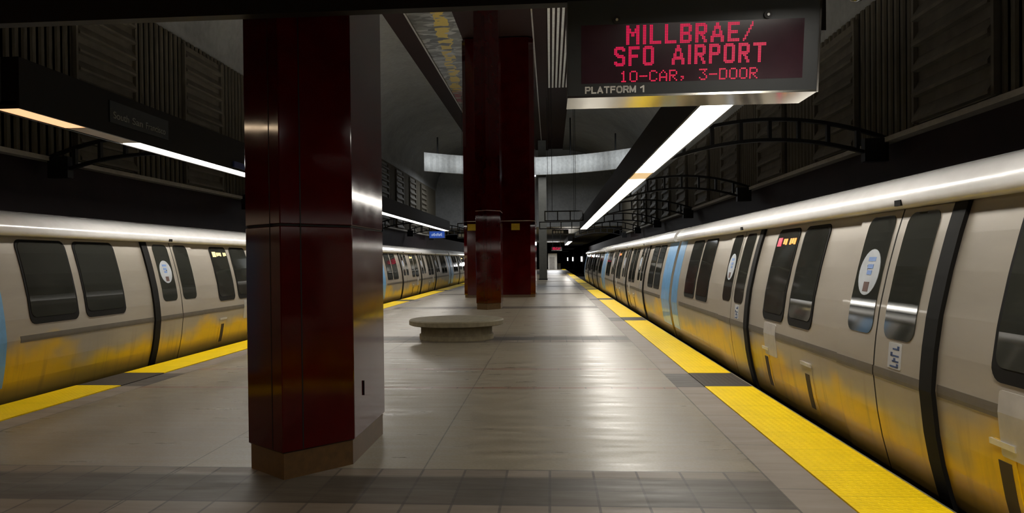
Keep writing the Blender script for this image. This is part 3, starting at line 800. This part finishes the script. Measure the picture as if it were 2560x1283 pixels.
def ellipse_patch(bm, yc, zc, ry, rz, o_out, o_in, n=28):
    A = []; B = []
    for i in range(n):
        a = 2 * math.pi * i / n; y = yc + ry * math.cos(a); z = zc + rz * math.sin(a)
        A.append(bm.verts.new(surf(y, z, o_out))); B.append(bm.verts.new(surf(y, z, o_in)))
    bm.faces.new(A); bm.faces.new(B[::-1])
    for i in range(n): bm.faces.new((A[i], A[(i + 1) % n], B[(i + 1) % n], B[i]))
ROOFP = [(-.30, 1.975), (-.17, 1.965), (-.135, 1.985), (-.125, 2.03), (-.14, 2.09), (-.19, 2.16), (-.28, 2.215), (-.45, 2.27), (-.9, 2.34), (-1.6, 2.36), (-2.3, 2.34), (-2.9, 2.2), (-3.0, 1.98)]
def make_car(label, group, led):
    root = empty('train_car'); tag(root, label, 'train car', group)
    # body shell
    bm = bmesh.new(); rows = []
    sec = [(-o, z) for z, o in OFF] + [(-3.0, 2.02), (-3.2, .7), (-2.9, -1.05)]
    for y in (.16, CL - .16):
        rows.append([bm.verts.new((x, y, z)) for x, z in sec])
    n = len(sec)
    for i in range(n): bm.faces.new((rows[0][i], rows[0][(i + 1) % n], rows[1][(i + 1) % n], rows[1][i]))
    bm.faces.new(rows[0][::-1]); bm.faces.new(rows[1])
    obj('body', bm, M['body'], root)
    bm = bmesh.new(); rows = [[bm.verts.new((x, y, z)) for x, z in ROOFP] for y in (.2, CL - .2)]; n = len(ROOFP)
    for i in range(n - 1): bm.faces.new((rows[0][i], rows[0][i + 1], rows[1][i + 1], rows[1][i]))
    for yy in (.2, CL - .2): bm.faces.new([bm.verts.new((x, yy, z)) for x, z in ROOFP])
    bm.faces.new([bm.verts.new((x, y, z)) for (x, z), y in ((ROOFP[0], .2), (ROOFP[0], CL - .2), (ROOFP[-1], CL - .2), (ROOFP[-1], .2))])
    obj('roof', bm, M['roof_white'], root, smooth=True)
    bm = bmesh.new(); box(bm, -2.9, -.36, .0, .22, -.9, 2.1); box(bm, -2.9, -.36, CL - .22, CL - .005, -.9, 2.1); obj('gangway', bm, M['rubber'], root)
    # belt stripe pieces between the doors and at the ends
    cuts = [1.5] + [v for d in DOORS for v in (d - .92, d + .77)] + [CL - 1.1]
    for a, b in zip(cuts[::2], cuts[1::2]):
        bm = bmesh.new(); patch(bm, a, b, .665, .745, .004, -.01, n=3); obj('belt_stripe', bm, M['belt'], root)
    # blue ends
    for a, b in ((.16, 1.27), (CL - .85, CL - .16)):
        bm = bmesh.new(); patch(bm, a, b, .15, 1.955, .004, -.01, n=20); o = obj('end_panel', bm, M['blue'], root); o['label'] = 'blue end panel'
    # windows
    wins = [(1.69, 2.64), (2.80, 3.76)]
    for d in DOORS[:2]: wins += [(d + 1.49, d + 2.22), (d + 2.38, d + 3.16)]
    d = DOORS[2]; wins += [(d + 1.72, d + 2.68), (d + 2.84, d + 3.80)]
    for k, (a, b) in enumerate(wins):
        bm = bmesh.new(); patch(bm, a, b, .87, 1.93, .010, -.01, .10); w = obj('window', bm, M['rubber'], root)
        bm = bmesh.new(); patch(bm, a + .035, b - .035, .955, 1.895, .014, .0, .08); pn = obj('pane', bm, M['black_glass'], w); pn['label'] = 'dark glass pane'
        if k in led:
            bm = bmesh.new(); f0 = a if led['disc'] == 'near' else b - .30; patch(bm, f0 + .08, f0 + .22, 1.73, 1.83, .018, .010, n=3); obj('route_display', bm, M[led[k][0]], w)
            bm = bmesh.new()
            ys = [(a + .25 if led['disc'] == 'near' else a + .06) + .075 * i for i in range(6)]
            for i, y in enumerate(ys):
                if i != 3: patch(bm, y, y + .055, 1.745 + .01 * (i % 2), 1.815, .018, .010, n=2)
            obj('route_display', bm, M[led[k][1]], w)
    # doors: two leaves, dark seal at the near edge, thin seals elsewhere
    for d in DOORS:
        bm = bmesh.new(); patch(bm, d - .90, d - .735, -.6, 1.965, .030, -.02, n=26); obj('door_seal', bm, M['rubber'], root)
        bm = bmesh.new(); patch(bm, d - .012, d + .012, -.6, 1.965, .022, -.02, n=26); obj('door_seal', bm, M['rubber'], root)
        bm = bmesh.new(); patch(bm, d + .745, d + .765, -.6, 1.965, .012, -.02, n=26); obj('door_seal', bm, M['belt'], root)
        for a, b, wa, wb in ((d - .735, d - .012, d - .60, d - .13), (d + .012, d + .745, d + .075, d + .56)):
            bm = bmesh.new(); patch(bm, a, b, -.6, 1.965, .024, -.02, n=26); lf = obj('door_leaf', bm, M['body'], root)
            bm = bmesh.new(); patch(bm, wa, wb, .98, 1.93, .030, .01, .09); gl = obj('pane', bm, M['black_glass'], lf); gl['label'] = 'dark glass door pane'
            bm = bmesh.new(); patch(bm, a, b, .665, .745, .028, .01, n=3); obj('belt_stripe', bm, M['belt'], lf)
            if (led['disc'] == 'far') == (a > d - .1):
                yc = (wa + wb) / 2
                bm = bmesh.new(); ellipse_patch(bm, yc, 1.47, .185, .19, .033, .024); obj('round_sticker', bm, M['sticker'], lf)
                bm = bmesh.new()
                for zz, yw in ((1.56, .08), (1.50, .06), (1.45, .05)): patch(bm, yc - yw, yc + yw * .7, zz, zz + .035, .0345, .028, n=2)
                obj('sticker_print', bm, M['sticker_blue'], lf)
                bm = bmesh.new(); patch(bm, yc - .05, yc + .05, 1.31, 1.39, .0345, .028, n=2); obj('sticker_print', bm, M['sticker_brown'], lf)
            elif led['disc'] == 'far':
                yc = (wa + wb) / 2 + .02
                bm = bmesh.new(); patch(bm, yc - .10, yc + .10, .765, .955, .028, .01, .01, n=4); np_ = obj('number_plate', bm, M['plate'], lf)
                bm = bmesh.new()
                for i, zz in enumerate((.775, .815, .855, .905)):
                    patch(bm, yc - .07, yc + .06 - .03 * (i % 2), zz, zz + .012, .030, .02, n=2)
                    patch(bm, yc - .07 + .05 * (i % 3), yc - .04 + .05 * (i % 3), zz, zz + .030, .030, .02, n=2)
                obj('number_print', bm, M['navy'], lf)
        bm = bmesh.new(); box(bm, -.15, -.118, d - .16, d - .06, 1.985, 2.03); obj('roof_sensor', bm, M['rubber'], root)
    # hatches and slots between doors
    for d in DOORS[:2]:
        bm = bmesh.new(); patch(bm, d + 2.62, d + 3.07, .45, .83, .008, -.01, .02, n=6); obj('hatch', bm, M['grey_panel'], root)
        bm = bmesh.new(); patch(bm, d + 1.50, d + 1.80, .02, .54, .006, -.01, .02, n=6); o = obj('access_panel', bm, M['body'], root)
        bm = bmesh.new(); patch(bm, d + 1.58, d + 1.70, .07, .42, .009, .0, n=6); obj('slot', bm, M['slot'], o)
        bm = bmesh.new(); patch(bm, d + 1.50, d + 1.80, .50, .535, .016, .0, n=2); obj('handle', bm, M['handle'], o)
        bm = bmesh.new(); patch(bm, d + 2.95, d + 3.15, .02, .54, .006, -.01, .02, n=6); o = obj('access_panel', bm, M['body'], root)
        bm = bmesh.new(); patch(bm, d + 2.99, d + 3.11, .07, .42, .009, .0, n=6); obj('slot', bm, M['slot'], o)
        bm = bmesh.new(); patch(bm, d + 2.93, d + 3.17, .50, .535, .016, .0, n=2); obj('handle', bm, M['handle'], o)
    return root

def mirror_x(o, done):
    if o.type == 'MESH' and o.data.name not in done:
        done.add(o.data.name)
        for v in o.data.vertices: v.co.x = -v.co.x
        o.data.flip_normals()
    for c in o.children: mirror_x(c, done)

# left train: platform side faces +x
led_left = {2: ('warm_led', 'warm_led'), 'disc': 'near'}
carL = make_car('silver train car with yellow fade at the left platform, seen behind the near red column', 'cars of the left train', led_left)
sL = 12.42 - DOORS[0]
carL.location = (-6.40, sL, 0)
labL = ['second car of the left train, glimpsed between the red columns', 'third car of the left train, farthest and smallest before the red shaft']
for k in range(2):
    c = copy_tree(carL); c.location = (-6.40, sL + CL * (k + 1), 0); c['label'] = labL[k]
c = copy_tree(carL); c.location = (-6.40, sL - CL, 0); c['label'] = 'rearmost car of the left train, running out of the photo at its left edge'
# right train: mirrored, platform side faces -x
led_right = {5: ('red_led_small', 'orange_led'), 'disc': 'far'}
carR = make_car('large silver train car with yellow fade filling the right foreground', 'cars of the right train', led_right)
mirror_x(carR, set())
sR = 6.03 - DOORS[1] + .02 + 0.0
# place so that the second door of the near car sits at y = 6.03 and the third at 10.7
carR.location = (2.55, 6.03 - DOORS[1], 0)
labR = ['second car of the right train, beyond the blue gap', 'farthest car of the right train, reaching towards the tunnel']
for k in range(2):
    c = copy_tree(carR); c.location = (2.55, 6.03 - DOORS[1] + CL * (k + 1), 0); c['label'] = labR[k]
